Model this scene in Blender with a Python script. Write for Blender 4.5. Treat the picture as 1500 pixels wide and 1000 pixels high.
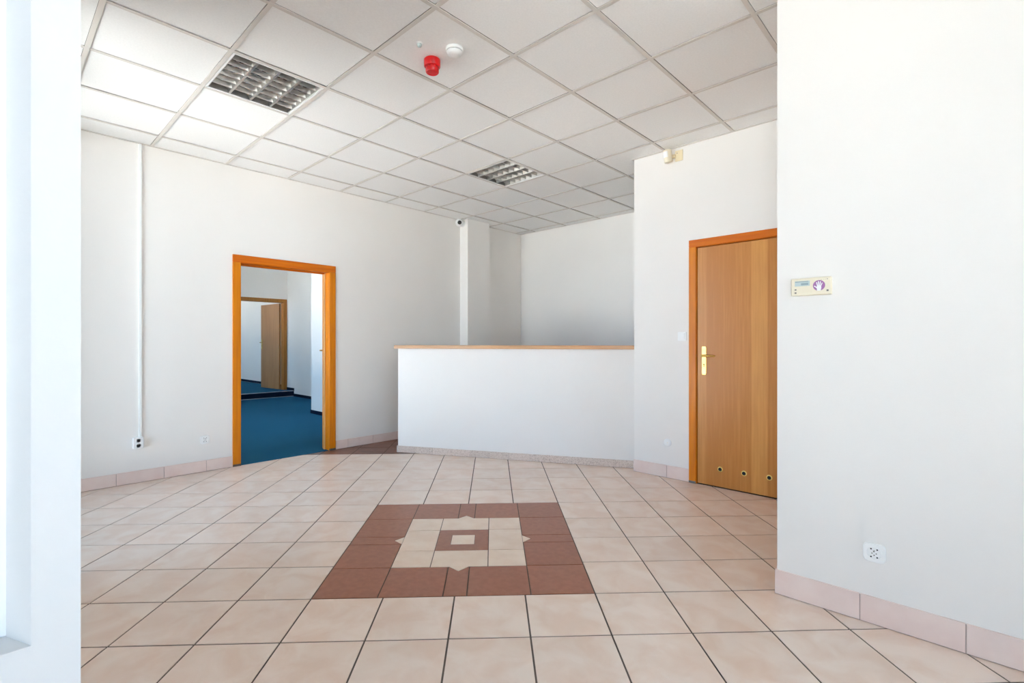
import bpy, bmesh, math, random
from mathutils import Vector, Matrix
random.seed(7)
for o in list(bpy.data.objects): bpy.data.objects.remove(o)
S = bpy.context.scene
COL = S.collection
R = math.radians

# ------------------------------------------------------------------ camera
H = 1.2343                     # lens height above the floor
cam = bpy.data.cameras.new('camera'); co = bpy.data.objects.new('camera', cam); COL.objects.link(co)
co.location = (0, 0, H); co.rotation_euler = (R(90), 0, 0.7524)
cam.sensor_width = 36.0; cam.lens = 719.63 / 1500 * 36.0
cam.shift_y = 1.66 / 1500; cam.clip_start = 0.02; cam.clip_end = 200
S.camera = co

# ------------------------------------------------------------------ sky, exposure
SKY = (0.86, 0.935, 1.0)
w = bpy.data.worlds.new('sky'); S.world = w; w.use_nodes = True
nt = w.node_tree; bg = nt.nodes['Background']
tc = nt.nodes.new('ShaderNodeTexCoord'); nz = nt.nodes.new('ShaderNodeTexNoise')
nz.inputs['Scale'].default_value = 2.2; nz.inputs['Detail'].default_value = 4
rp = nt.nodes.new('ShaderNodeValToRGB')
rp.color_ramp.elements[0].color = (0.35, 0.62, 1.0, 1); rp.color_ramp.elements[0].position = 0.35
rp.color_ramp.elements[1].color = (0.55, 0.76, 1.0, 1); rp.color_ramp.elements[1].position = 0.65
nt.links.new(tc.outputs['Generated'], nz.inputs['Vector']); nt.links.new(nz.outputs['Fac'], rp.inputs['Fac'])
nt.links.new(rp.outputs['Color'], bg.inputs['Color']); bg.inputs['Strength'].default_value = 3.1
sun = bpy.data.lights.new('sun', 'SUN'); sun.energy = 44.0; sun.angle = R(1.0); sun.color = (1.0, 0.95, 0.885)
so = bpy.data.objects.new('sun', sun); COL.objects.link(so)      # stands along the facade: lights the pavement and the bay floor behind the camera
so.rotation_euler = Vector((0.5, -0.08, -0.86)).to_track_quat('-Z', 'Y').to_euler()
S.view_settings.view_transform = 'Standard'; S.view_settings.look = 'None'
S.view_settings.gamma = 1.0; S.view_settings.use_curve_mapping = False
S.view_settings.exposure = 1.22
S.cycles.max_bounces = 14; S.cycles.diffuse_bounces = 9; S.cycles.transparent_max_bounces = 12
S.cycles.caustics_reflective = False; S.cycles.caustics_refractive = False

def portal(loc, rot, sx, sy):      # guides sky sampling to a window opening, gives off no light itself
    l = bpy.data.lights.new('window_portal', 'AREA'); l.shape = 'RECTANGLE'; l.size = sx; l.size_y = sy
    l.cycles.is_portal = True
    o = bpy.data.objects.new('window_portal', l); COL.objects.link(o); o.location = loc; o.rotation_euler = rot

# ------------------------------------------------------------------ room measures (x right, y away along the left wall)
CE = 2.989                     # suspended ceiling
XL = -5.3705; YD = 4.2521; YR = 2.66; YB = 5.95
XDC = -2.371; XRC = -0.700     # outer corners of door wall and right wall
YF = 0.118; XP = -1.2          # facade inner face, bay side wall
XE = 2.6; YS = -1.6            # bay far ends
TOP = 3.2

# ------------------------------------------------------------------ materials
def lin(c):
    return tuple(((v/255)/12.92 if v/255 <= 0.04045 else ((v/255+0.055)/1.055)**2.4) for v in c)
MATS = {}
def mat(name, rgb, rough=0.5, metal=0.0, spec=0.5, coat=0.0, rgb2=None, scale=8.0, stretch=(1,1,1), detail=3.0,
        bump=0.0, bscale=60.0, rnd=0.0, lo=0.35, hi=0.65, coords='Object', distortion=0.0):
    m = bpy.data.materials.new(name); m.use_nodes = True; t = m.node_tree; b = t.nodes['Principled BSDF']
    c1 = (*lin(rgb), 1)
    b.inputs['Roughness'].default_value = rough; b.inputs['Metallic'].default_value = metal
    b.inputs['Specular IOR Level'].default_value = spec
    b.inputs['Coat Weight'].default_value = coat; b.inputs['Coat Roughness'].default_value = 0.12
    b.inputs['Base Color'].default_value = c1
    N = t.nodes.new; L = t.links.new
    tc = N('ShaderNodeTexCoord'); mp = N('ShaderNodeMapping'); mp.inputs['Scale'].default_value = stretch
    L(tc.outputs[coords], mp.inputs['Vector'])
    oi = N('ShaderNodeObjectInfo')
    vec = mp.outputs['Vector']
    if rnd:
        cb = N('ShaderNodeVectorMath'); cb.operation = 'ADD'
        sc = N('ShaderNodeMath'); sc.operation = 'MULTIPLY'; sc.inputs[1].default_value = 37.0
        L(oi.outputs['Random'], sc.inputs[0]); L(vec, cb.inputs[0]); L(sc.outputs[0], cb.inputs[1]); vec = cb.outputs[0]
    if rgb2:
        n = N('ShaderNodeTexNoise'); n.inputs['Scale'].default_value = scale; n.inputs['Detail'].default_value = detail
        n.inputs['Distortion'].default_value = distortion
        L(vec, n.inputs['Vector'])
        r = N('ShaderNodeValToRGB'); r.color_ramp.elements[0].position = lo; r.color_ramp.elements[1].position = hi
        r.color_ramp.elements[0].color = c1; r.color_ramp.elements[1].color = (*lin(rgb2), 1)
        L(n.outputs['Fac'], r.inputs['Fac']); out = r.outputs['Color']
        if rnd:
            hs = N('ShaderNodeHueSaturation'); ma = N('ShaderNodeMapRange')
            ma.inputs['To Min'].default_value = 1 - rnd; ma.inputs['To Max'].default_value = 1 + rnd
            L(oi.outputs['Random'], ma.inputs['Value']); L(ma.outputs[0], hs.inputs['Value']); L(out, hs.inputs['Color']); out = hs.outputs['Color']
        L(out, b.inputs['Base Color'])
    if bump:
        n2 = N('ShaderNodeTexNoise'); n2.inputs['Scale'].default_value = bscale; n2.inputs['Detail'].default_value = 4
        L(mp.outputs['Vector'], n2.inputs['Vector'])
        bm = N('ShaderNodeBump'); bm.inputs['Strength'].default_value = bump; bm.inputs['Distance'].default_value = 0.002
        L(n2.outputs['Fac'], bm.inputs['Height']); L(bm.outputs['Normal'], b.inputs['Normal'])
    MATS[name] = m
    return m
M = MATS
mat('wall_paint', (237, 233, 228), 0.75, spec=0.25, rgb2=(239, 235, 230), scale=1.5, bump=0.15, bscale=140)
mat('pier_paint', (222, 222, 222), 0.6, spec=0.3, bump=0.5, bscale=30)
mat('ceiling_panel', (243, 242, 240), 0.9, spec=0.1, rgb2=(239, 238, 236), scale=90, bump=0.25, bscale=220)
mat('ceiling_bar', (216, 210, 203), 0.5, spec=0.3)
mat('gap_dark', (110, 103, 96), 0.9, spec=0.0)
mat('grout', (104, 92, 84), 0.9, spec=0.1)
mat('mortar', (176, 160, 152), 0.9, spec=0.1)
mat('tile_floor', (226, 202, 185), 0.28, spec=0.45, rgb2=(234, 217, 204), scale=6.5, detail=5, rnd=0.035, lo=0.36, hi=0.62, bump=0.06, bscale=25, distortion=0.6)
mat('tile_brown', (160, 103, 78), 0.33, spec=0.4, rgb2=(150, 94, 70), scale=30, detail=4, rnd=0.04, bump=0.06, bscale=40)
mat('tile_darkbrown', (128, 84, 66), 0.35, spec=0.4, rgb2=(98, 60, 47), scale=9, detail=5, rnd=0.05)
mat('tile_cream', (234, 216, 199), 0.3, spec=0.45, rgb2=(226, 203, 183), scale=9, detail=4, rnd=0.02)
mat('tile_skirting', (236, 217, 208), 0.35, spec=0.4, rgb2=(231, 208, 199), scale=7, detail=4, rnd=0.03)
mat('stone_plinth', (222, 205, 193), 0.5, spec=0.3, rgb2=(186, 164, 150), scale=110, detail=4, rnd=0.05, lo=0.45, hi=0.7, bump=0.2, bscale=160)
mat('wood_frame', (222, 132, 0), 0.42, spec=0.3, coat=0.08, rgb2=(204, 112, 6), scale=3.0, stretch=(14, 14, 0.7), detail=6, lo=0.3, hi=0.75)
mat('wood_frame_flat', (216, 116, 0), 0.42, spec=0.3, coat=0.08, rgb2=(196, 90, 4), scale=3.0, stretch=(0.7, 0.7, 14), detail=6, lo=0.3, hi=0.75)
mat('wood_light', (222, 172, 108), 0.35, spec=0.5, coat=0.2, rgb2=(206, 150, 86), scale=3.0, stretch=(18, 18, 0.6), detail=6)
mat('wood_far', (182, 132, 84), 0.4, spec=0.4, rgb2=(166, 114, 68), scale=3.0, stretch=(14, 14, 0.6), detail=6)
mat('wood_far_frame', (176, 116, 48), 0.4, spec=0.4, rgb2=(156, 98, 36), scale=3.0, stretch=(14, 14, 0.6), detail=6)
mat('wood_top', (212, 166, 122), 0.4, spec=0.4, coat=0.1, rgb2=(196, 146, 100), scale=2.5, stretch=(1, 16, 16), detail=6)
mat('brass', (226, 190, 110), 0.22, metal=1.0, rgb2=(214, 176, 96), scale=12)
mat('brass_satin', (238, 212, 128), 0.4, metal=0.5, rgb2=(228, 200, 112), scale=20)
mat('dark', (22, 20, 18), 0.6)
mat('plastic_white', (242, 242, 240), 0.35, spec=0.5)
mat('plastic_cream', (236, 226, 202), 0.4, spec=0.5)
mat('plastic_beige', (232, 216, 180), 0.4, spec=0.5)
mat('plastic_red', (222, 14, 18), 0.3, spec=0.5, coat=0.2)
mat('plastic_darkred', (150, 8, 12), 0.4, spec=0.4)
mat('lens_black', (14, 14, 16), 0.12, spec=0.6)
mat('lcd', (196, 210, 208), 0.25, spec=0.5)
mat('lcd_bar', (150, 166, 168), 0.4)
mat('ink_grey', (120, 116, 110), 0.6)
mat('emblem_purple', (158, 104, 158), 0.45)
mat('pin_metal', (150, 148, 142), 0.3, metal=1.0)
mat('aluminium', (208, 205, 200), 0.28, metal=1.0, rgb2=(196, 193, 188), scale=30)
mat('aluminium_matt', (178, 174, 168), 0.5, metal=0.6)
mat('lamp_tube', (236, 234, 228), 0.3, spec=0.5)
mat('carpet', (36, 100, 136), 0.95, spec=0.1, rgb2=(26, 84, 118), scale=160, detail=3, bump=0.8, bscale=240)
mat('carpet_dark', (20, 34, 56), 0.9, spec=0.1, rgb2=(14, 26, 44), scale=160)
mat('nosing', (176, 176, 186), 0.35, metal=0.6)
mat('pavement', (186, 187, 188), 0.9, rgb2=(172, 173, 174), scale=3)
mat('frame_white', (240, 241, 242), 0.3, spec=0.5)

def veneer():
    m = bpy.data.materials.new('door_veneer'); m.use_nodes = True; t = m.node_tree; b = t.nodes['Principled BSDF']
    N = t.nodes.new; L = t.links.new
    tc = N('ShaderNodeTexCoord'); sp = N('ShaderNodeSeparateXYZ'); L(tc.outputs['Object'], sp.inputs[0])
    mu = N('ShaderNodeMath'); mu.operation = 'MULTIPLY'; mu.inputs[1].default_value = 8.2; L(sp.outputs['X'], mu.inputs[0])
    fl = N('ShaderNodeMath'); fl.operation = 'FLOOR'; L(mu.outputs[0], fl.inputs[0])
    wn = N('ShaderNodeTexWhiteNoise'); wn.noise_dimensions = '1D'; L(fl.outputs[0], wn.inputs['W'])
    mp = N('ShaderNodeMapping'); mp.inputs['Scale'].default_value = (26, 26, 1.1); L(tc.outputs['Object'], mp.inputs['Vector'])
    n = N('ShaderNodeTexNoise'); n.inputs['Scale'].default_value = 2.2; n.inputs['Detail'].default_value = 6; L(mp.outputs[0], n.inputs['Vector'])
    ad = N('ShaderNodeMath'); ad.operation = 'MULTIPLY_ADD'; ad.inputs[1].default_value = 0.55
    s2 = N('ShaderNodeMath'); s2.operation = 'MULTIPLY'; s2.inputs[1].default_value = 0.5; L(n.outputs['Fac'], s2.inputs[0])
    L(wn.outputs['Value'], ad.inputs[0]); L(s2.outputs[0], ad.inputs[2])
    r = N('ShaderNodeValToRGB'); r.color_ramp.elements[0].position = 0.28; r.color_ramp.elements[1].position = 0.72
    r.color_ramp.elements[0].color = (*lin((192, 124, 54)), 1); r.color_ramp.elements[1].color = (*lin((222, 160, 84)), 1)
    L(ad.outputs[0], r.inputs['Fac']); L(r.outputs['Color'], b.inputs['Base Color'])
    b.inputs['Roughness'].default_value = 0.36; b.inputs['Coat Weight'].default_value = 0.06; b.inputs['Coat Roughness'].default_value = 0.15
    MATS['door_veneer'] = m
veneer()
def glass():
    m = bpy.data.materials.new('window_glass'); m.use_nodes = True; t = m.node_tree; N = t.nodes.new; L = t.links.new
    t.nodes.remove(t.nodes['Principled BSDF'])
    tr = N('ShaderNodeBsdfTransparent'); tr.inputs['Color'].default_value = (0.95, 0.97, 0.965, 1)
    gl = N('ShaderNodeBsdfGlossy'); gl.inputs['Roughness'].default_value = 0.02
    fr = N('ShaderNodeFresnel'); fr.inputs['IOR'].default_value = 1.45
    mx = N('ShaderNodeMixShader'); L(fr.outputs[0], mx.inputs[0]); L(tr.outputs[0], mx.inputs[1]); L(gl.outputs[0], mx.inputs[2])
    L(mx.outputs[0], t.nodes['Material Output'].inputs['Surface']); MATS['window_glass'] = m
glass()

# ------------------------------------------------------------------ builders
class MB:
    def __init__(s): s.v = []; s.f = []
    def add(s, vs, fs):
        n = len(s.v); s.v += [tuple(v) for v in vs]; s.f += [tuple(i + n for i in f) for f in fs]; return s
    def box(s, x0, y0, z0, x1, y1, z1):
        return s.add([(x0,y0,z0),(x1,y0,z0),(x1,y1,z0),(x0,y1,z0),(x0,y0,z1),(x1,y0,z1),(x1,y1,z1),(x0,y1,z1)],
                     [(0,3,2,1),(4,5,6,7),(0,1,5,4),(1,2,6,5),(2,3,7,6),(3,0,4,7)])
    def prism(s, poly, z0, z1):                       # counter-clockwise outline in x, y
        n = len(poly); vs = [(x,y,z0) for x,y in poly] + [(x,y,z1) for x,y in poly]
        fs = [tuple(reversed(range(n))), tuple(range(n, 2*n))] + [(i,(i+1)%n,n+(i+1)%n,n+i) for i in range(n)]
        return s.add(vs, fs)
    def lathe(s, prof, n=32):                         # profile of (radius, height) about z, closed top and bottom
        vs = []; fs = []; m = len(prof)
        for r, z in prof:
            for k in range(n): a = 2*math.pi*k/n; vs.append((r*math.cos(a), r*math.sin(a), z))
        for j in range(m-1):
            for k in range(n): fs.append((j*n+k, j*n+(k+1)%n, (j+1)*n+(k+1)%n, (j+1)*n+k))
        fs.append(tuple(reversed(range(n)))); fs.append(tuple((m-1)*n+k for k in range(n)))
        return s.add(vs, fs)
    def xf(s, mtx):
        s.v = [tuple(mtx @ Vector(v)) for v in s.v]; return s
    def merge(s, o): return s.add(o.v, o.f)
def link(name, me, parent=None):
    o = bpy.data.objects.new(name, me); COL.objects.link(o)
    if parent: o.parent = parent
    return o
def mesh(name, mb, m):
    me = bpy.data.meshes.new(name); me.from_pydata(mb.v, [], mb.f)
    b = bmesh.new(); b.from_mesh(me); bmesh.ops.recalc_face_normals(b, faces=b.faces); b.to_mesh(me); b.free()
    me.materials.append(M[m]); return me
def obj(name, mb, m, parent=None, bevel=0, smooth=False, seg=2):
    me = mesh(name, mb, m)
    if smooth:
        for p in me.polygons: p.use_smooth = True
        me.set_sharp_from_angle(angle=R(40))
    o = link(name, me, parent)
    if bevel:
        bv = o.modifiers.new('bevel', 'BEVEL'); bv.width = bevel; bv.segments = seg; bv.limit_method = 'ANGLE'; bv.angle_limit = R(40)
    return o
def tag(o, label, cat=None, group=None, kind=None):
    o['label'] = label
    if cat: o['category'] = cat
    if group: o['group'] = group
    if kind: o['kind'] = kind
    return o
def struct(o, label=None):
    o['kind'] = 'structure'
    if label: o['label'] = label
    return o
def empty(name, loc=(0,0,0), rz=0):
    o = bpy.data.objects.new(name, None); COL.objects.link(o); o.location = loc; o.rotation_euler = (0,0,rz); return o
T = Matrix.Translation
def RX(a): return Matrix.Rotation(R(a), 4, 'X')
def RY(a): return Matrix.Rotation(R(a), 4, 'Y')
def RZ(a): return Matrix.Rotation(R(a), 4, 'Z')
B = lambda *a: MB().box(*a)

def clip_half(poly, a, b, c):                         # keep a*x + b*y <= c
    out = []
    for i in range(len(poly)):
        p, q = poly[i], poly[(i+1) % len(poly)]
        dp, dq = a*p[0]+b*p[1]-c, a*q[0]+b*q[1]-c
        if dp <= 1e-9: out.append(p)
        if (dp < -1e-9 and dq > 1e-9) or (dp > 1e-9 and dq < -1e-9):
            t = dp/(dp-dq); out.append((p[0]+t*(q[0]-p[0]), p[1]+t*(q[1]-p[1])))
    return out
def clip_rect(poly, r):
    for a, b, c in ((-1,0,-r[0]), (0,-1,-r[1]), (1,0,r[2]), (0,1,r[3])):
        poly = clip_half(poly, a, b, c)
        if len(poly) < 3: return []
    ar = sum(poly[i][0]*poly[(i+1)%len(poly)][1]-poly[(i+1)%len(poly)][0]*poly[i][1] for i in range(len(poly)))/2
    return poly if ar > 2e-5 else []
REG = [(XL, YF, XDC, YB), (XDC, YF, XRC, YD), (XRC, YF, XE, YR), (XP, YS, XE, YF)]
cy_, sy_ = math.cos(0.7524), math.sin(0.7524)
def inview(x, y, z, m=60):
    X = y*sy_+x*cy_; Y = y*cy_-x*sy_
    if Y < 0.2: return False
    px = 750+719.63*X/Y; py = 501.66-719.63*(z-H)/Y
    return -m < px < 1500+m and -m < py < 1000+m

# ------------------------------------------------------------------ ground outside
struct(obj('ground_outside', B(-40, -40, -0.35, 40, 40, -0.25), 'pavement'))

# ------------------------------------------------------------------ floor with diagonal tiles
fl = MB()
for r in REG: fl.box(r[0]-0.02, r[1]-0.02, -0.20, r[2]+0.02, r[3]+0.02, -0.0025)
floor = struct(obj('floor', fl, 'grout'), 'tiled floor laid diagonally with a brown square inlay')
FY = 0.7524 + 0.0393           # tile axes against the walls
PIT = 0.3445; A0, B0 = -0.8744, 2.402
ca, sa = math.cos(FY), math.sin(FY)
def t2w(a, b): return (a*ca - b*sa, a*sa + b*ca)
def tile_mesh(polys, z=0.0):
    mb = MB()
    for p in polys: mb.prism(p, -0.012, z)
    return mb
def put_tile(name, rect, m, j=0.004, stuff=None, poly=None):
    a0, b0, a1, b1 = rect
    tp = poly or [(a0+j, b0+j), (a1-j, b0+j), (a1-j, b1-j), (a0+j, b1-j)]
    wp = [t2w(a, b) for a, b in tp]
    polys = [q for q in (clip_rect(wp, r) for r in REG) if q]
    if not polys: return
    ctr = t2w((a0+a1)/2, (b0+b1)/2)
    dz = random.uniform(-0.0004, 0.0004)
    vis = any(inview(x, y, 0) for q in polys for x, y in q)
    if not vis and stuff is not None: stuff.merge(tile_mesh(polys)); return
    mb = tile_mesh(polys, dz).xf(T((-ctr[0], -ctr[1], 0)))
    o = obj(name, mb, m, floor); o.location = (ctr[0], ctr[1], 0)
rest = MB()
for i in range(-14, 16):
    for k in range(-14, 16):
        if 0 <= i < 4 and 0 <= k < 4: continue
        rect = (A0+i*PIT, B0+k*PIT, A0+(i+1)*PIT, B0+(k+1)*PIT)
        if k >= 9: put_tile('brown_tile', rect, 'tile_darkbrown', stuff=rest if i > 6 else None)
        else: put_tile('floor_tile', rect, 'tile_floor', stuff=rest)
tag(obj('floor_tile_field', rest, 'tile_floor', floor), 'tiles at the near end of the floor', kind='stuff')
# inlay of 4 x 4 tiles: brown border, cream middle
W4 = 4*PIT; bt = 0.3155; ns = W4 - 4*bt
cuts = [0, bt, 2*bt, 2*bt+ns, 3*bt+ns, W4]
tri = 0.052
for i in range(5):
    for k in range(5):
        if 1 <= i <= 3 and 1 <= k <= 3: continue
        rect = (A0+cuts[i], B0+cuts[k], A0+cuts[i+1], B0+cuts[k+1])
        j = 0.003
        a0, b0, a1, b1 = rect[0]+j, rect[1]+j, rect[2]-j, rect[3]-j
        am, bm_ = (a0+a1)/2, (b0+b1)/2
        poly = None
        # narrow strips are notched for the little cream triangles
        nt_ = None
        if (i, k) == (2, 0): halves = [[(a0,b0),(am,b0),(am,b1-tri),(a0,b1)], [(am,b0),(a1,b0),(a1,b1),(am,b1-tri)]]; nt_ = [(a0+0.003,b1+j),(am,b1-tri+0.005),(a1-0.003,b1+j)]
        elif (i, k) == (2, 4): halves = [[(a0,b0),(am,b0+tri),(am,b1),(a0,b1)], [(am,b0+tri),(a1,b0),(a1,b1),(am,b1)]]; nt_ = [(a0+0.003,b0-j),(a1-0.003,b0-j),(am,b0+tri-0.005)]
        elif (i, k) == (0, 2): halves = [[(a0,b0),(a1,b0),(a1-tri,bm_),(a0,bm_)], [(a0,bm_),(a1-tri,bm_),(a1,b1),(a0,b1)]]; nt_ = [(a1+j,b0+0.003),(a1+j,b1-0.003),(a1-tri+0.005,bm_)]
        elif (i, k) == (4, 2): halves = [[(a0,b0),(a1,b0),(a1,bm_),(a0+tri,bm_)], [(a0+tri,bm_),(a1,bm_),(a1,b1),(a0,b1)]]; nt_ = [(a0-j,b0+0.003),(a0+tri-0.005,bm_),(a0-j,b1-0.003)]
        if nt_:
            mb = MB()
            for h in halves: mb.prism([t2w(*p) for p in h], -0.012, 0.0)
            obj('inlay_strip_tile', mb, 'tile_brown', floor)
            obj('inlay_triangle', MB().prism([t2w(*p) for p in nt_], -0.012, 0.0003), 'tile_cream', floor)
        else: put_tile('inlay_border_tile', rect, 'tile_brown', j)
c0, c3 = cuts[1], cuts[4]; cw = (c3-c0-0.318)/2
cc = [c0, c0+cw, c0+cw+0.318, c3]
for i in range(3):
    for k in range(3):
        rect = (A0+cc[i], B0+cc[k], A0+cc[i+1], B0+cc[k+1])
        if (i, k) != (1, 1): put_tile('inlay_cream_tile', rect, 'tile_cream', 0.0025); continue
        a0, b0, a1, b1 = rect[0]+0.002, rect[1]+0.002, rect[2]-0.002, rect[3]-0.002
        m_ = 0.083; mb = MB()
        for q in ((a0,b0,a1,b0+m_), (a0,b1-m_,a1,b1), (a0,b0+m_,a0+m_,b1-m_), (a1-m_,b0+m_,a1,b1-m_)):
            mb.prism([t2w(q[0],q[1]), t2w(q[2],q[1]), t2w(q[2],q[3]), t2w(q[0],q[3])], -0.012, 0.0)
        obj('inlay_ring_tile', mb, 'tile_brown', floor)
        put_tile('inlay_center_tile', (a0+m_, b0+m_, a1-m_, b1-m_), 'tile_cream', 0.0025)

# ------------------------------------------------------------------ walls
def wall(name, boxes, label=None, m='wall_paint'):
    mb = MB()
    for b in boxes: mb.box(*b)
    return struct(obj(name, mb, m), label)
XW = XL - 0.15
O1 = (1.715, 2.70, 2.065)      # rough opening of the doorway in the left wall
Z0 = -0.2
wall('wall_left', [(XW, YF, Z0, XL, O1[0], TOP), (XW, O1[1], Z0, XL, YB, TOP), (XW, O1[0], O1[2], XL, O1[1], TOP)], 'long white wall with the open doorway')
wall('wall_back', [(XW, YB, Z0, XE+0.2, YB+0.15, TOP)], 'shaded wall behind the reception counter')
wall('wall_back_return', [(XDC, YD+0.15, Z0, XDC+0.15, YB, TOP)])
O2 = (-1.79, -0.83, 2.095)
wall('wall_door', [(XDC, YD, Z0, O2[0], YD+0.15, TOP), (O2[1], YD, Z0, XRC+0.15, YD+0.15, TOP), (O2[0], YD, O2[2], O2[1], YD+0.15, TOP)], 'white wall holding the veneered door')
wall('wall_right_return', [(XRC, YR+0.15, Z0, XRC+0.15, YD, TOP)])
wall('wall_right', [(XRC, YR, Z0, XE+0.2, YR+0.15, TOP)], 'near white wall on the right with alarm keypad')
wall('wall_east', [(XE, YS-0.3, Z0, XE+0.2, -0.6, TOP), (XE, 0.9, Z0, XE+0.2, YR, TOP), (XE, -0.6, Z0, XE+0.2, 0.9, 0.3), (XE, -0.6, 2.9, XE+0.2, 0.9, TOP), (XE, YR+0.15, Z0, XE+0.2, YB, TOP)])
struct(obj('floor_closet', B(XDC+0.15, YR+0.15, -0.2, XE, YB, -0.01), 'grout'))  # unseen slab, added with the outer walls to stop daylight leaking under the door
wall('wall_column', [(XL, 4.645, 0, -5.205, 5.07, CE)], 'boxed column on the left wall behind the counter')
# facade to the left of the camera, with three unseen windows sized for the daylight, and the bay the camera stands in
def pierced(name, x0, x1, y0, y1, opens, along='x', label=None):
    """wall along x (or y) between x0..x1, thickness y0..y1, with openings (s0, s1, z0, z1)"""
    bx = []; s = x0
    for a, b, z0, z1 in sorted(opens):
        bx += [(s, Z0, a, TOP), (a, Z0, b, z0), (a, z1, b, TOP)]; s = b
    bx.append((s, Z0, x1, TOP)); out = []
    for a, za, b, zb in bx:
        out.append((a, y0, za, b, y1, zb) if along == 'x' else (y0, a, za, y1, b, zb))
    return wall(name, out, label)
WF = [(-15.6, -12.5, 0.8, 2.6), (-10.0, -6.2, 0.5, 2.6), (-5.2, -3.3, 0.06, 2.93)]
pierced('wall_front', -16.2, -1.5, YF-0.3, YF, WF)
SZ = 0.705                      # sill of the bay's side window
yc = 0.0437*1.2
pr = MB()
rv = (-1.278, yc-0.0325); ro = (-1.5, -0.07); yn = -0.80      # splayed reveal, near end of the window
pr.prism([ro, rv, (XP, yc), (XP, YF), (-1.5, YF)], Z0, TOP)
for z0, z1 in ((Z0, SZ), (2.9, TOP)): pr.prism([(-1.5, yn), (XP, yn), (XP, yc), rv, ro], z0, z1)
pr.prism([(-1.5, YS-0.3), (XP, YS-0.3), (XP, yn), (-1.5, yn)], Z0, TOP)
struct(obj('wall_bay', pr, 'pier_paint'), 'white plastered pier with splayed window reveal at the left edge')
pierced('wall_entrance', XP, XE, YS-0.3, YS, [(-0.5, 1.05, 0.0, 2.85)])

def window(name, s0, s1, z0, z1, p, along, n, fw=0.06, fd=0.06, rail=None):
    """framed window, p = plane of the frame's middle, n panes side by side"""
    e = empty(name, (0,0,0)); struct(e)
    def bx(a, za, b, zb, d): return B(a, p-d, za, b, p+d, zb) if along == 'x' else B(p-d, a, za, p+d, b, zb)
    fr = bx(s0, z0, s0+fw, z1, fd/2); fr.merge(bx(s1-fw, z0, s1, z1, fd/2)); fr.merge(bx(s0+fw, z0, s1-fw, z0+fw, fd/2)); fr.merge(bx(s0+fw, z1-fw, s1-fw, z1, fd/2))
    obj('window_frame', fr, 'frame_white', e, bevel=0.004)
    st = (s1-s0-2*fw)/n
    for k in range(n):
        a = s0+fw+k*st
        if k: obj('mullion', bx(a-0.03, z0+fw, a+0.03, z1-fw, fd/2-0.002), 'frame_white', e)
        g0 = a+(0.03 if k else 0); g1 = a+st-(0.03 if k < n-1 else 0)
        obj('pane', bx(g0, z0+fw, g1, z1-fw, 0.003), 'window_glass', e)
    return e
for i, (a, b, z0, z1) in enumerate(WF):
    window('window_%d' % (i+1), a, b, z0, z1, YF-0.2, 'x', (2, 3, 2)[i])
    portal(((a+b)/2, YF-0.28, (z0+z1)/2), (R(90), 0, R(180)), b-a, z1-z0)
window('window_4', yn, yc-0.020, SZ, 2.9, -1.295, 'y', 1, fw=0.05, fd=0.05)
portal((-1.46, (yn+yc)/2, (SZ+2.9)/2), (R(90), 0, R(-90)), yc-yn, 2.9-SZ)
window('window_5', -0.5, 1.05, 0.0, 2.85, YS-0.2, 'x', 2)  # unseen entrance glazing, invented and placed for its light on the pier
portal((0.275, YS-0.28, 1.42), (R(90), 0, R(180)), 1.55, 2.85)
window('window_6', -0.6, 0.9, 0.3, 2.9, XE+0.13, 'y', 2)  # unseen window added to brighten the pier and the near walls
portal((XE+0.18, 0.15, 1.6), (R(90), 0, R(90)), 1.5, 2.6)

# ------------------------------------------------------------------ suspended ceiling
cl = MB()
for r in REG: cl.box(r[0], r[1], CE+0.05, r[2], r[3], CE+0.20)
ceiling = struct(obj('ceiling', cl, 'gap_dark'), 'suspended ceiling of white square panels in a metal grid')
U0, V0, G = 1.606, -2.6526, 0.6
hb = 0.012
LIGHTS = {(-1, -2), (3, -2)}    # grid cells holding the luminaires (along y, along x)
def rects(x0, y0, x1, y1):
    p = [(x0,y0),(x1,y0),(x1,y1),(x0,y1)]
    return [q for q in (clip_rect(p, r) for r in REG) if q]
pan = mesh('ceiling_panel', B(-0.287, -0.287, 0.0, 0.287, 0.287, 0.015), 'ceiling_panel')
tee = mesh('cross_tee', B(-(G/2-hb), -hb, 0, G/2-hb, hb, 0.004).merge(B(-(G/2-hb), -0.002, 0.004, G/2-hb, 0.002, 0.03)), 'ceiling_bar')
for i in range(-6, 9):
    for j in range(-5, 10):
        x0, y0 = V0+j*G, U0+i*G
        if (i, j) not in LIGHTS:
            q = rects(x0+0.013, y0+0.013, x0+G-0.013, y0+G-0.013)
            dz = random.uniform(0.005, 0.0075)
            if len(q) == 1 and abs(q[0][2][0]-q[0][0][0]) > 0.573 and abs(q[0][2][1]-q[0][0][1]) > 0.573:
                o = link('ceiling_panel', pan, ceiling); o.location = (x0+G/2, y0+G/2, CE+dz)
            elif q:
                mb = MB()
                for p in q: mb.prism(p, CE+dz, CE+dz+0.015)
                obj('ceiling_panel', mb, 'ceiling_panel', ceiling)
        # cross tees: bars run along x between the main runners
        q = rects(x0+hb, y0-hb, x0+G-hb, y0+hb)
        if len(q) == 1 and abs(q[0][2][0]-q[0][0][0]) > G-2*hb-0.001 and abs(q[0][2][1]-q[0][0][1]) > 2*hb-0.001:
            o = link('cross_tee', tee, ceiling); o.location = (x0+G/2, y0, CE)
        elif q:
            mb = MB()
            for p in q: mb.prism(p, CE, CE+0.004)
            obj('cross_tee', mb, 'ceiling_bar', ceiling)
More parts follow.
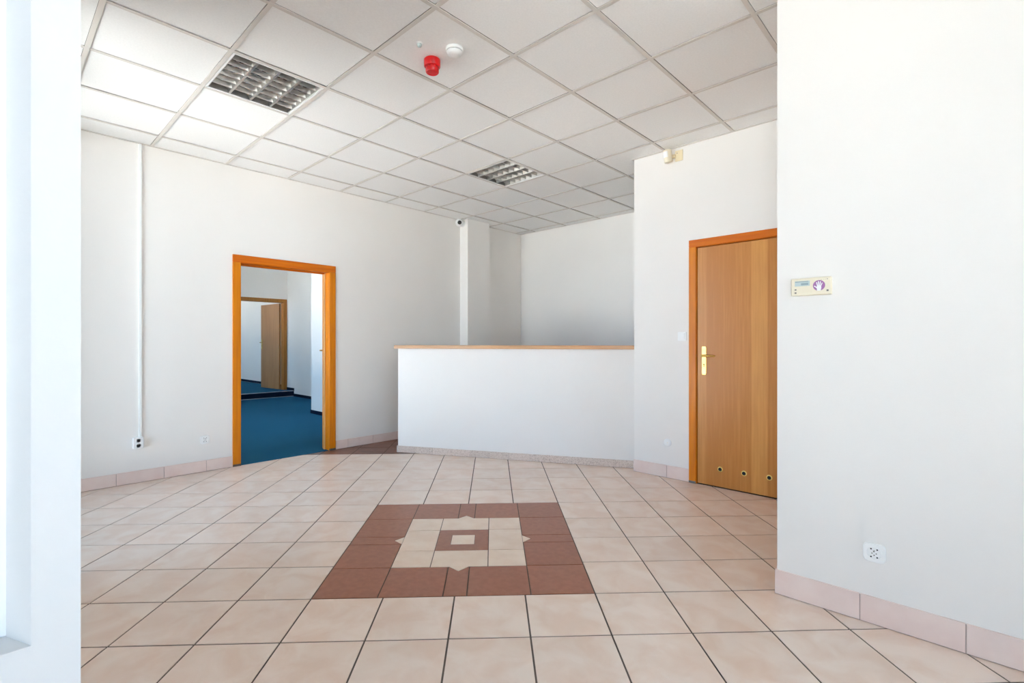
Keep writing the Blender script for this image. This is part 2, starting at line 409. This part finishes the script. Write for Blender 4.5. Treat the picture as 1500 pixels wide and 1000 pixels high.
for j in range(-4, 9):
    x0 = V0+j*G; q = rects(x0-hb, -9, x0+hb, 9)
    if q:
        mb = MB()
        for p in q: mb.prism(p, CE-0.0006, CE+0.004)
        obj('main_runner', mb, 'ceiling_bar', ceiling)
def angle_trim(x0, y0, x1, y1): obj('wall_angle', B(x0, y0, CE-0.001, x1, y1, CE+0.004), 'ceiling_bar', ceiling)
e_ = 0.018
angle_trim(XL, YF, XL+e_, YB); angle_trim(XL+e_, YB-e_, XDC-e_, YB); angle_trim(XDC-e_, YD, XDC, YB)
angle_trim(XDC-e_, YD-e_, XRC-e_, YD); angle_trim(XRC-e_, YR, XRC, YD-e_); angle_trim(XRC-e_, YR-e_, XE, YR)

# ------------------------------------------------------------------ skirting
def skirting(name, axis, plane, t, s0, s1, joints, h, label):
    """row of skirting tiles; axis 'y' = runs along y on plane x, t = signed thickness"""
    cutz = [s0] + [j for j in joints if s0 < j < s1] + [s1]
    first = empty(name); struct(first, label)
    a, b = sorted((plane, plane + t*0.5))
    obj('mortar', B(a, s0, 0, b, s1, h-0.004) if axis == 'y' else B(s0, a, 0, s1, b, h-0.004), 'mortar', first)
    a, b = sorted((plane, plane + t))
    for p, q in zip(cutz[:-1], cutz[1:]):
        p += 0.0015; q -= 0.0015
        obj('skirting_tile', B(a, p, 0.003, b, q, h) if axis == 'y' else B(p, a, 0.003, q, b, h), 'tile_skirting', first, bevel=0.0015, seg=1)
    return first
skirting('baseboard_left', 'y', XL, 0.010, YF, 1.671, [0.41, 0.757, 1.099, 1.438], 0.108, 'pink tile skirting left of the open doorway')
skirting('baseboard_passage', 'y', XL, 0.010, 2.752, 4.645, [2.90, 3.235, 3.57, 3.905, 4.24], 0.102, 'pink tile skirting between doorway and counter')
skirting('baseboard_door', 'x', YD, -0.010, XDC-0.004, -1.826, [-2.037], 0.115, 'pink tile skirting between counter and veneered door')
skirting('baseboard_right', 'x', YR, -0.010, XRC-0.010, XE, [-0.364, -0.017, 0.33, 0.68, 1.03, 1.38, 1.73, 2.08, 2.43], 0.120, 'pink tile skirting under the near right wall')
skirting('baseboard_return', 'y', XRC, -0.010, YR, YD-0.02, [2.95, 3.29, 3.63, 3.97], 0.120, 'pink tile skirting on the return beside the veneered door')

# ------------------------------------------------------------------ rooms beyond the doorway
XF = -11.80; SX = -11.42; SH = 0.125
struct(obj('floor_carpet', B(-16.2, YF, -0.2, XW, 4.84, 0.0).merge(B(XW, O1[0], -0.2, XL-0.004, O1[1], 0.004)), 'carpet'), 'blue carpet beyond the doorway')
rf = struct(obj('floor_raised', B(-16.0, YF+0.02, 0.0, SX, 5.03, SH-0.004), 'carpet_dark'), 'dark riser of the raised floor beyond the doorway')
obj('carpet_top', B(-16.0, YF+0.02, SH-0.004, SX-0.04, 5.03, SH), 'carpet', rf)
obj('nosing', B(SX-0.05, YF+0.02, SH-0.004, SX+0.012, 4.82, SH+0.006), 'nosing', rf)
obj('nosing', B(SX, YF+0.02, 0.0, SX+0.014, 4.82, 0.014), 'nosing', rf)
O3 = (3.72, 4.78, 2.215)
wall('wall_far', [(XF-0.12, YF, 0, XF, O3[0], TOP), (XF-0.12, O3[1], 0, XF, 5.05, TOP), (XF-0.12, O3[0], O3[2], XF, O3[1], TOP)], 'grey wall with inner door seen through the doorway')
wall('wall_far_side', [(XF, 4.84, 0, -8.45, 5.0, TOP), (-16.2, 5.05, 0, XF-0.12, 5.2, TOP), (-16.2, YF, 0, -16.05, 5.05, TOP)])
wall('wall_far_near', [(-8.45, 3.88, 0, XW, 4.9, TOP)], 'white wall corner just behind the doorway')
struct(obj('ceiling_far', B(-16.2, YF-0.3, 3.0, XW, 5.2, TOP), 'ceiling_panel'))
struct(obj('baseboard_far', B(SX+0.014, 4.83, 0, -8.45, 4.84, 0.06).merge(B(-8.46, 3.87, 0, XW, 3.88, 0.06)).merge(B(-8.46, 3.88, 0, -8.45, 4.83, 0.06)), 'carpet_dark'), 'dark blue skirting strip in the carpeted room')
struct(obj('baseboard_raised', B(-16.0, 5.04, SH, XF-0.12, 5.05, SH+0.06).merge(B(XF, 4.795, SH, XF+0.01, 4.84, SH+0.06)).merge(B(XF+0.01, 4.83, SH, SX+0.012, 4.84, SH+0.06)), 'carpet_dark'), 'dark blue skirting strip on the raised floor')
struct(obj('roof', B(-16.3, YS-0.5, TOP, XE+0.3, YB+0.3, TOP+0.1), 'gap_dark'))

# ------------------------------------------------------------------ doors
def handle_set(parent, zc, side, m='brass'):
    """plate + lever; local frame: plate in the x-z plane facing -y, lever towards +x"""
    n = 10; pts = []
    hw, hh = 0.0195, 0.1245
    for sx, sz, a0 in ((1,1,0),(-1,1,90),(-1,-1,180),(1,-1,270)):
        for k in range(5):
            a = R(a0+k*22.5); pts.append((sx*(hw-0.012)+0.012*math.cos(a), sz*(hh-0.012)+0.012*math.sin(a)))
    pl = MB().prism(pts, 0, 0.008).xf(RX(90))
    p = obj('handle_plate', pl, m, parent, bevel=0.0025)
    lv = MB().lathe([(0.011,0),(0.011,0.03),(0.009,0.045)], 16).xf(T((0,-0.006,0.042)) @ RX(90))
    prof = [(0.0, 0.010, 0.010), (0.02, 0.0095, 0.009), (0.07, 0.008, 0.007), (0.105, 0.0085, 0.007), (0.118, 0.005, 0.004)]
    vs = []; fs = []; K = 12
    for x, rz_, ry in prof:
        for k in range(K):
            a = 2*math.pi*k/K; vs.append((x-0.008, -0.050+ry*math.cos(a), 0.042+rz_*math.sin(a)))
    for q in range(len(prof)-1):
        for k in range(K): fs.append((q*K+k, q*K+(k+1)%K, (q+1)*K+(k+1)%K, (q+1)*K+k))
    fs += [tuple(range(K)), tuple((len(prof)-1)*K+k for k in range(K))]
    lv.add(vs, fs)
    l = obj('lever', lv, m, parent, smooth=True)
    kh = MB().lathe([(0.0055,0),(0.0055,0.0012)], 16).xf(T((0,-0.008,-0.032)) @ RX(90)).merge(B(-0.0028,-0.0092,-0.054,0.0028,-0.008,-0.032))
    k = obj('keyhole', kh, 'dark', parent)
    for z in (0.112, -0.112):
        s = obj('screw', MB().lathe([(0.004,0),(0.003,0.0015)], 12).xf(T((0,-0.008,z)) @ RX(90)), 'pin_metal', parent)
def frame(parent, m, mh, s0, s1, zt, aw, face, back, plane_axis, lip=0.014, z0=0.0, bw=None):
    """architrave + lining around clear opening s0..s1, zt; plane_axis 'x': wall plane x=face, room towards +; 'y': plane y=face, room towards -"""
    d = 1 if plane_axis == 'x' else -1
    def bx(p0, a, za, p1, b, zb):
        p0, p1 = sorted((p0, p1))
        return B(p0, a, za, p1, b, zb) if plane_axis == 'x' else B(a, p0, za, b, p1, zb)
    f0, f1 = face, face + d*lip
    for a, b in ((s0-aw, s0-0.004), (s1+0.004, s1+aw)): obj('architrave', bx(f0, a, z0, f1, b, zt+0.004), m, parent, bevel=0.004)
    obj('architrave', bx(f0, s0-aw, zt+0.004, f1, s1+aw, zt+aw), mh, parent, bevel=0.004)
    g0, g1 = back, face + d*0.004
    obj('jamb', bx(g0, s0-0.03, z0, g1, s0, zt), m, parent, bevel=0.002)
    obj('jamb', bx(g0, s1, z0, g1, s1+0.03, zt), m, parent, bevel=0.002)
    obj('head', bx(g0, s0-0.03, zt, g1, s1+0.03, zt+0.03), mh, parent, bevel=0.002)
# door_1: the open doorway in the left wall
d1 = struct(empty('door_1'), 'open doorway with orange varnished frame in the left wall')
frame(d1, 'wood_frame', 'wood_frame_flat', 1.745, 2.67, 2.035, 0.079, XL, XW-0.005, 'x', bw=0.15)
obj('door_stop', B(XW+0.045, 2.655, 0, XW+0.075, 2.67, 2.035), 'wood_light', d1, bevel=0.003)
obj('door_stop', B(XW+0.045, 1.745, 0, XW+0.075, 1.76, 2.035), 'wood_frame', d1, bevel=0.003)
obj('door_stop', B(XW+0.045, 1.76, 2.02, XW+0.075, 2.655, 2.035), 'wood_frame_flat', d1, bevel=0.003)
for p, q in ((1.666, 1.745), (2.67, 2.749)): obj('jamb_foot', B(XL, p+0.002, 0.0, XL+0.0155, q-0.002, 0.022), 'grout', d1)
# its leaf, swung far open into the carpeted room
lf = empty('leaf_pivot', (XW-0.012, 2.672, 0), R(152.6)); lf.name = 'door_leaf'; lf.parent = d1
obj('leaf_panel', B(0.0, -0.040, 0.010, 0.90, 0.0, 2.03), 'wood_light', lf, bevel=0.002)
hs = empty('leaf_handle', (0.84, 0.0, 1.09), R(180)); hs.parent = lf
# door_2: veneered door in the right-hand wall
d2 = struct(empty('door_2'), 'closed oak veneer door with brass handle and vent holes')
frame(d2, 'wood_frame', 'wood_frame_flat', -1.760, -0.860, 2.068, 0.068, YD, YD+0.15, 'y')
LX = -1.31
leaf = obj('door_leaf', B(-0.443, 0, 0.010, 0.443, 0.04, 2.062), 'door_veneer', d2, bevel=0.002); leaf.location = (LX, YD-0.002, 0)
obj('gap_shade', B(-1.760, YD+0.042, 0.0, -0.860, YD+0.05, 2.068), 'dark', d2)  # black sheet behind the leaf, stands in for the shade in the gap
obj('jamb_foot', B(-1.827, YD-0.0155, 0.0, -1.765, YD-0.0005, 0.02), 'ink_grey', d2)
hp = empty('handle', (-1.6945-LX, 0, 1.0785)); hp.parent = leaf
def ring(parent, loc):
    o = obj('vent_ring', MB().lathe([(0.0145,0),(0.0145,0.004),(0.016,0.0055),(0.0215,0.0035),(0.0225,0)], 28), 'brass_satin', parent, smooth=True)
    o.rotation_euler = (R(90),0,0); o.location = loc
    k = obj('vent_hole', MB().lathe([(0.0145,0),(0.0145,0.0048)], 24), 'dark', parent)
    k.rotation_euler = (R(90),0,0); k.location = loc
for x in (-1.559, -1.367, -1.176, -0.985): ring(leaf, (x-LX, 0, 0.160))
# handle meshes live directly under the leaf (thing > part > sub-part)
def adopt(e, leaf_parent):
    bpy.context.view_layer.update()
    for c in list(e.children):
        mloc = e.matrix_local @ c.matrix_local
        c.parent = leaf_parent; c.matrix_local = mloc
    bpy.data.objects.remove(e)
handle_set(hp, 0, 1); adopt(hp, leaf)
handle_set(hs, 0, 1)
adopt(hs, lf)
# door_3: frame and leaf on the raised floor
d3 = struct(empty('door_3'), 'inner wooden door standing ajar on the raised carpeted floor')
frame(d3, 'wood_far_frame', 'wood_far_frame', 3.78, 4.745, 2.165, 0.085, XF, XF-0.12, 'x', z0=SH)
l3 = empty('door_leaf', (XF-0.13, 4.742, 0), R(180+5)); l3.parent = d3
obj('leaf_panel', B(0, 0, SH+0.01, 0.90, 0.04, 2.155), 'wood_far', l3, bevel=0.003)
h3 = empty('leaf_handle', (0.845, 0.04, SH+1.07), R(180)); h3.parent = l3
handle_set(h3, 0, 1); adopt(h3, l3)

# ------------------------------------------------------------------ reception counter
ang = math.atan2(4.337-3.155, -2.418+4.736); LEN = (XDC+4.736)/math.cos(ang)
ct = empty('reception_counter', (-4.736, 3.155, 0), ang)
tag(ct, 'white reception counter with thin wooden top and stone plinth', 'counter')
# local: x along the front, y away from the room; far end cut along the wall
tn = math.tan(ang)
def cprism(x0, y0, y1, z0, z1, back=0.003):
    e0 = LEN - back + y0*tn*1.0; e1 = LEN - back + y1*tn
    return MB().prism([(x0, y0), (e0, y0), (e1, y1), (x0, y1)], z0, z1)
obj('counter_body', cprism(0.012, 0.012, 0.14, 0.0, 1.168), 'wall_paint', ct)
obj('worktop', cprism(-0.022, -0.022, 0.36, 1.168, 1.205), 'wood_top', ct, bevel=0.004)
n_ = 12; st = (LEN-0.012)/n_
obj('mortar', cprism(0.004, 0.006, 0.012, 0.0, 0.07, 0.012), 'mortar', ct)
for k in range(n_):
    o = obj('plinth_tile', B(k*st+0.001, 0.0, 0.002, (k+1)*st-0.001, 0.012, 0.074), 'stone_plinth', ct, bevel=0.0015, seg=1)
obj('plinth_tile', B(0.0, 0.0125, 0.002, 0.012, 0.14, 0.074), 'stone_plinth', ct, bevel=0.0015, seg=1)

# ------------------------------------------------------------------ louvre lights
def luminaire():
    r = empty('ceiling_light')
    hs_ = MB()
    a = 0.286; zt = 0.075
    hs_.box(-a, -a, zt, a, a, zt+0.003)
    for q in ((-a,-a,-a+0.003,a), (a-0.003,-a,a,a), (-a,-a,a,-a+0.003), (-a,a-0.003,a,a)): hs_.box(q[0], q[1], 0.004, q[2], q[3], zt)
    obj('housing', hs_, 'aluminium_matt', r)
    fr = MB(); b = 0.274
    for q in ((-a,-a,-b,a), (b,-a,a,a), (-b,-a,b,-b), (-b,b,b,a)): fr.box(q[0], q[1], 0.001, q[2], q[3], 0.006)
    obj('trim_frame', fr, 'plastic_white', r)
    bay = 2*b/4
    for k in range(4):
        y = -b + bay*(k+0.5)
        t_ = MB().lathe([(0.006,-0.262),(0.013,-0.258),(0.013,0.258),(0.006,0.262)], 14).xf(T((0,y,0.058)) @ RY(90))
        obj('lamp_tube', t_, 'lamp_tube', r, smooth=True)
    for k in range(5):
        y = -b + bay*k
        wt = 0.036; y0, y1 = max(-b, y-wt), min(b, y+wt)
        yb0, yb1 = max(-b, y-0.007), min(b, y+0.007)
        ymid0, ymid1 = max(-b, y-0.014), min(b, y+0.014)
        vs = []
        for x in (-b, b): vs += [(x, yb0, 0.006), (x, yb1, 0.006), (x, ymid1, 0.030), (x, y1, 0.052), (x, y0, 0.052), (x, ymid0, 0.030)]
        fs = [(0,1,2,3,4,5), (11,10,9,8,7,6)] + [(i,(i+1)%6,6+(i+1)%6,6+i) for i in range(6)]
        obj('reflector', MB().add(vs, fs), 'aluminium', r)
    nb = 7; sx = 2*b/nb
    for k in range(1, nb):
        x = -b + sx*k
        for q in range(4):
            y = -b + bay*(q+0.5); hw = bay/2-0.006
            vs = []
            for yy, ht in ((y-hw, 0.0), (y+hw, 0.0)):
                vs += [(x-0.002, yy, 0.008), (x+0.002, yy, 0.008), (x+0.010, yy, 0.038), (x-0.010, yy, 0.038)]
            obj('louvre_blade', MB().add(vs, [(0,1,2,3),(7,6,5,4),(0,4,5,1),(1,5,6,2),(2,6,7,3),(3,7,4,0)]), 'aluminium', r)
    return r
def copy_tree(o, parent=None):
    c = o.copy(); COL.objects.link(c); c.parent = parent
    for ch in list(o.children): copy_tree(ch, c)
    return c
l1 = luminaire(); l2 = copy_tree(l1)
for o, (i, j), lab in ((l1, (-1,-2), 'square louvre ceiling light nearest the viewer, at the upper left'), (l2, (3,-2), 'square louvre ceiling light farther back, in front of the counter')):
    o.location = (V0+(j+0.5)*G, U0+(i+0.5)*G, CE); tag(o, lab, 'ceiling light', 'recessed louvre ceiling lights')

# ------------------------------------------------------------------ ceiling devices
CP = CE + 0.006
sd = empty('smoke_detector', (-2.262, 1.912, CP)); tag(sd, 'round white smoke detector on ceiling beside the red siren', 'smoke detector')
obj('base', MB().lathe([(0.050,0),(0.052,-0.006),(0.052,-0.014),(0.049,-0.018)], 40), 'plastic_white', sd, smooth=True)
obj('vent_slot', MB().lathe([(0.040,-0.018),(0.040,-0.026)], 40), 'dark', sd)
obj('dome', MB().lathe([(0.045,-0.0215),(0.0445,-0.0245),(0.0445,-0.0255),(0.042,-0.034),(0.034,-0.040),(0.022,-0.0425),(0.006,-0.043)], 40), 'plastic_white', sd, smooth=True)
for k in range(10):
    a = 2*math.pi*k/10
    obj('slot_rib', B(0.037,-0.002,-0.0225,0.0455,0.002,-0.0175).xf(RZ(36*k)), 'plastic_white', sd)
sr = empty('alarm_siren', (-2.452, 1.893, CP)); tag(sr, 'red cylindrical alarm siren hanging from the ceiling', 'siren')
obj('base', MB().lathe([(0.046,0),(0.050,-0.004),(0.050,-0.044),(0.047,-0.048)], 40), 'plastic_red', sr, smooth=True)
obj('sounder', MB().lathe([(0.041,-0.046),(0.041,-0.078),(0.037,-0.083),(0.030,-0.083),(0.028,-0.080),(0.006,-0.080)], 40), 'plastic_red', sr, smooth=True)
for k in range(12): obj('sound_slot', B(0.0405,-0.004,-0.058,0.0418,0.004,-0.051).xf(RZ(30*k)), 'plastic_darkred', sr)
pd = empty('indicator_lamp', (-2.372, 1.737, CP)); tag(pd, 'tiny white indicator dome on ceiling beside the smoke detector', 'indicator')
obj('collar', MB().lathe([(0.020,0),(0.020,-0.004),(0.017,-0.006)], 24), 'plastic_white', pd, smooth=True)
obj('dome', MB().lathe([(0.014,-0.005),(0.014,-0.014),(0.011,-0.021),(0.004,-0.024)], 24), 'lcd', pd, smooth=True)

# security camera in front of the column
sc_ = empty('security_camera', (-5.30, 4.575, 2.93)); tag(sc_, 'white ball security camera with black lens beside the column', 'camera')
sph = [(0.058*math.sin(R(a)), 0.058*math.cos(R(a))) for a in range(4, 180, 8)]
look = Vector((0,0,H)) - Vector((-5.30, 4.575, 2.93)); look.z *= 0.5
rot = look.to_track_quat('Z', 'Y').to_matrix().to_4x4()
obj('ball', MB().lathe(sph, 28).xf(rot), 'plastic_white', sc_, smooth=True)
obj('lens', MB().lathe([(0.028,0.045),(0.028,0.054),(0.024,0.058),(0.008,0.060)], 24).xf(rot), 'lens_black', sc_, smooth=True)
obj('mount', MB().lathe([(0.040,0.0),(0.040,0.016),(0.030,0.03)], 28).xf(T((0, 0.07, 0)) @ RX(90)), 'plastic_white', sc_, smooth=True)
obj('bracket', B(-0.018, 0.03, -0.014, 0.018, 0.0695, 0.014), 'plastic_white', sc_, bevel=0.003)

# motion sensor above the veneered door
ms = empty('motion_sensor', (-1.92, YD, 2.915)); tag(ms, 'cream motion sensor on bracket plate under the ceiling above door', 'sensor')
obj('plate', B(-0.035, -0.012, -0.050, 0.035, 0, 0.046), 'plastic_beige', ms, bevel=0.004)
obj('plate_hole', MB().lathe([(0.004,0),(0.004,0.001)], 12).xf(T((-0.015,-0.012,0.022)) @ RX(90)), 'ink_grey', ms)
obj('arm', B(-0.085, -0.035, -0.014, -0.030, -0.004, 0.014), 'plastic_beige', ms, bevel=0.004)
mtx = T((-0.082, -0.055, -0.002)) @ RZ(-28) @ RX(8)
hd = []
for k in range(9): a = R(-90+22.5*k); hd.append((0.030*math.sin(a)*1.0, -0.030*math.cos(a)-0.008))
hd += [(0.030, 0.022), (-0.030, 0.022)]
obj('sensor_body', MB().prism(hd, -0.056, 0.056).xf(mtx), 'plastic_cream', ms, bevel=0.004)
ln = []
for k in range(9): a = R(-64+16*k); ln.append((0.0315*math.sin(a), -0.0315*math.cos(a)-0.008))
ln += [(0.02, -0.012), (-0.02, -0.012)]
obj('lens_window', MB().prism(ln, -0.012, 0.040).xf(mtx), 'plastic_white', ms)

# ------------------------------------------------------------------ switches, sockets, duct
def rplate(w_, h_, c, d, seg=4):
    pts = []
    for sx, sz, a0 in ((1,1,0),(-1,1,90),(-1,-1,180),(1,-1,270)):
        for k in range(seg+1):
            a = R(a0+k*90/seg); pts.append((sx*(w_/2-c)+c*math.cos(a), sz*(h_/2-c)+c*math.sin(a)))
    return MB().prism(pts, 0, d).xf(RX(90))            # faces -y, back at y = 0
def disc(r, d, x=0, y=0, z=0, n=24): return MB().lathe([(r,0),(r,d)], n).xf(T((x,y,z)) @ RX(90))
sw = empty('light_switch', (-1.892, YD, 1.290)); tag(sw, 'white square light switch beside the door frame', 'switch')
obj('plate', rplate(0.080, 0.080, 0.008, 0.009), 'plastic_white', sw, bevel=0.002)
obj('rocker', rplate(0.052, 0.052, 0.004, 0.006).xf(T((0,-0.0085,0)) @ RX(4)), 'plastic_white', sw, bevel=0.0015)
cp = empty('blank_cover', (-2.031, YD, 0.321)); tag(cp, 'round white blank cover low on wall left of veneered door', 'wall cover')
obj('cap', MB().lathe([(0.036,0),(0.036,0.003),(0.031,0.006),(0.008,0.007)], 32).xf(RX(90)), 'plastic_white', cp, smooth=True)
obj('screw', disc(0.004, 0.001, 0, -0.007, 0, 12), 'plastic_cream', cp)

def socket(name, loc, rz, label, w_=0.082, cham=0.018, d=0.010):
    s = empty(name, loc, rz); tag(s, label, 'socket')
    obj('plate', rplate(w_, w_, cham, d, 2), 'plastic_white', s, bevel=0.003)
    rg = MB().lathe([(0.0285,0),(0.0285,0.003),(0.0255,0.003),(0.0245,0.0)], 28).xf(T((0,-d,0)) @ RX(90))
    obj('rim', rg, 'plastic_white', s, smooth=True)
    obj('well', disc(0.0245, 0.0006, 0, -d, 0, 28), 'plastic_white', s)
    for x in (-0.0095, 0.0095): obj('pin_hole', disc(0.0024, 0.0008, x*0.8, -d-0.0005, -0.001, 12), 'ink_grey', s)
    obj('earth_pin', MB().lathe([(0.0028,0),(0.0028,0.010),(0.0015,0.012)], 12).xf(T((0,-d-0.0004,0.010)) @ RX(90)), 'pin_metal', s)
    obj('screw', disc(0.0026, 0.0009, 0, -d-0.0005, -0.009, 12), 'ink_grey', s)
    for x in (-0.011, 0.011):
        for z in (-0.017, 0.017): obj('vent_dot', disc(0.0032, 0.0007, x, -d-0.0004, z, 12), 'dark', s)
    return s
socket('wall_socket', (-0.312, YR, 0.314), 0, 'white single socket on the near right wall below the keypad')
socket('wall_socket', (XL, 1.426, 0.305), R(90), 'white flush socket on left wall between duct and doorway')
ds = empty('double_socket', (XL, 0.907, 0.354), R(90)); tag(ds, 'white surface double socket at the foot of cable duct', 'socket')
obj('box', rplate(0.074, 0.096, 0.006, 0.040), 'plastic_white', ds, bevel=0.003)
for z in (0.022, -0.022):
    obj('well', MB().lathe([(0.0185,0),(0.0185,0.003),(0.0165,0.003),(0.0155,0.0)], 24).xf(T((0,-0.040,z)) @ RX(90)), 'plastic_white', ds, smooth=True)
    for x in (-0.0085, 0.0085): obj('pin_hole', disc(0.003, 0.0008, x, -0.0402, z-0.002, 12), 'dark', ds)
    obj('earth_pin', disc(0.0026, 0.009, 0, -0.040, z+0.008, 12), 'pin_metal', ds)
    obj('grey_slot', B(-0.012, -0.0408, z-0.0125, 0.012, -0.040, z-0.0105), 'ink_grey', ds)  # thin grey bar below each pair of pin holes
cd = empty('cable_duct', (XL, 0.924, 0)); tag(cd, 'thin white vertical cable duct from socket to ceiling', 'cable duct')
obj('channel', B(0, -0.011, 0.402, 0.011, 0.011, CE-0.002), 'plastic_white', cd, bevel=0.0015)
obj('cover', B(0.011, -0.0095, 0.402, 0.0145, 0.0095, CE-0.002), 'plastic_white', cd, bevel=0.0012)

# ------------------------------------------------------------------ alarm keypad
kp = empty('alarm_keypad', (-0.551, YR, 1.4975)); tag(kp, 'cream alarm keypad with display and purple hand emblem', 'keypad')
KD = 0.024
obj('case', rplate(0.165, 0.082, 0.004, KD, 3), 'plastic_cream', kp, bevel=0.003)
obj('lid', rplate(0.076, 0.074, 0.003, 0.003, 2).xf(T((0.042, -KD, 0))), 'plastic_cream', kp, bevel=0.001)
obj('display', B(-0.066, -KD-0.0012, 0.004, -0.004, -KD, 0.028), 'lcd', kp)
obj('display_bar', B(-0.064, -KD-0.0018, 0.0225, -0.010, -KD-0.0011, 0.0265), 'lcd_bar', kp)
obj('display_bar', B(-0.040, -KD-0.0018, 0.008, -0.010, -KD-0.0011, 0.018), 'lcd_bar', kp)
for z in (-0.012, -0.027): obj('button', rplate(0.008, 0.006, 0.002, 0.002, 2).xf(T((-0.063, -KD, z))), 'ink_grey', kp)
obj('keypad_mark', B(0.064, -KD-0.0036, -0.027, 0.072, -KD-0.003, -0.019), 'ink_grey', kp)
for k, wd in enumerate((0.006, 0.005, 0.004, 0.007)): obj('lettering', B(0.042+k*0.0075, -KD-0.0035, 0.0285, 0.042+k*0.0075+wd*0.8, -KD-0.003, 0.0297 if k < 3 else 0.031), 'ink_grey', kp)
ex, ez = 0.034, 0.002
obj('emblem_disc', disc(0.0245, 0.0006, ex, -KD-0.003, ez, 36), 'emblem_purple', kp)
hand = MB()
def flat(pts): hand.merge(MB().prism(pts, 0, 0.0006).xf(T((ex, -KD-0.0036, ez)) @ RX(90)))
flat([(-0.007,-0.0245),(0.007,-0.0245),(0.0095,-0.012),(0.0088,0.000),(-0.0078,0.000),(-0.0098,-0.010)])
def finger(bx_, bz_, a, L_, w_):
    dx, dz = math.sin(R(a)), math.cos(R(a)); nx, nz = dz*w_, -dx*w_
    tip = []
    for k in range(5):
        t = R(90-45*k) ; tip.append((bx_+dx*L_ + nx*math.sin(t) + dx*w_*math.cos(t), bz_+dz*L_ + nz*math.sin(t) + dz*w_*math.cos(t)))
    flat(list(reversed([(bx_-nx, bz_-nz), *reversed(tip), (bx_+nx, bz_+nz)])))
for f_ in ((-0.0060,-0.002,-12,0.0165,0.0019), (-0.0015,-0.001,-2,0.0195,0.0019), (0.0030,-0.001,9,0.0180,0.0019), (0.0070,-0.003,24,0.0140,0.0017), (-0.0085,-0.010,-52,0.0120,0.0021)): finger(*f_)
obj('hand_emblem', hand, 'plastic_white', kp)
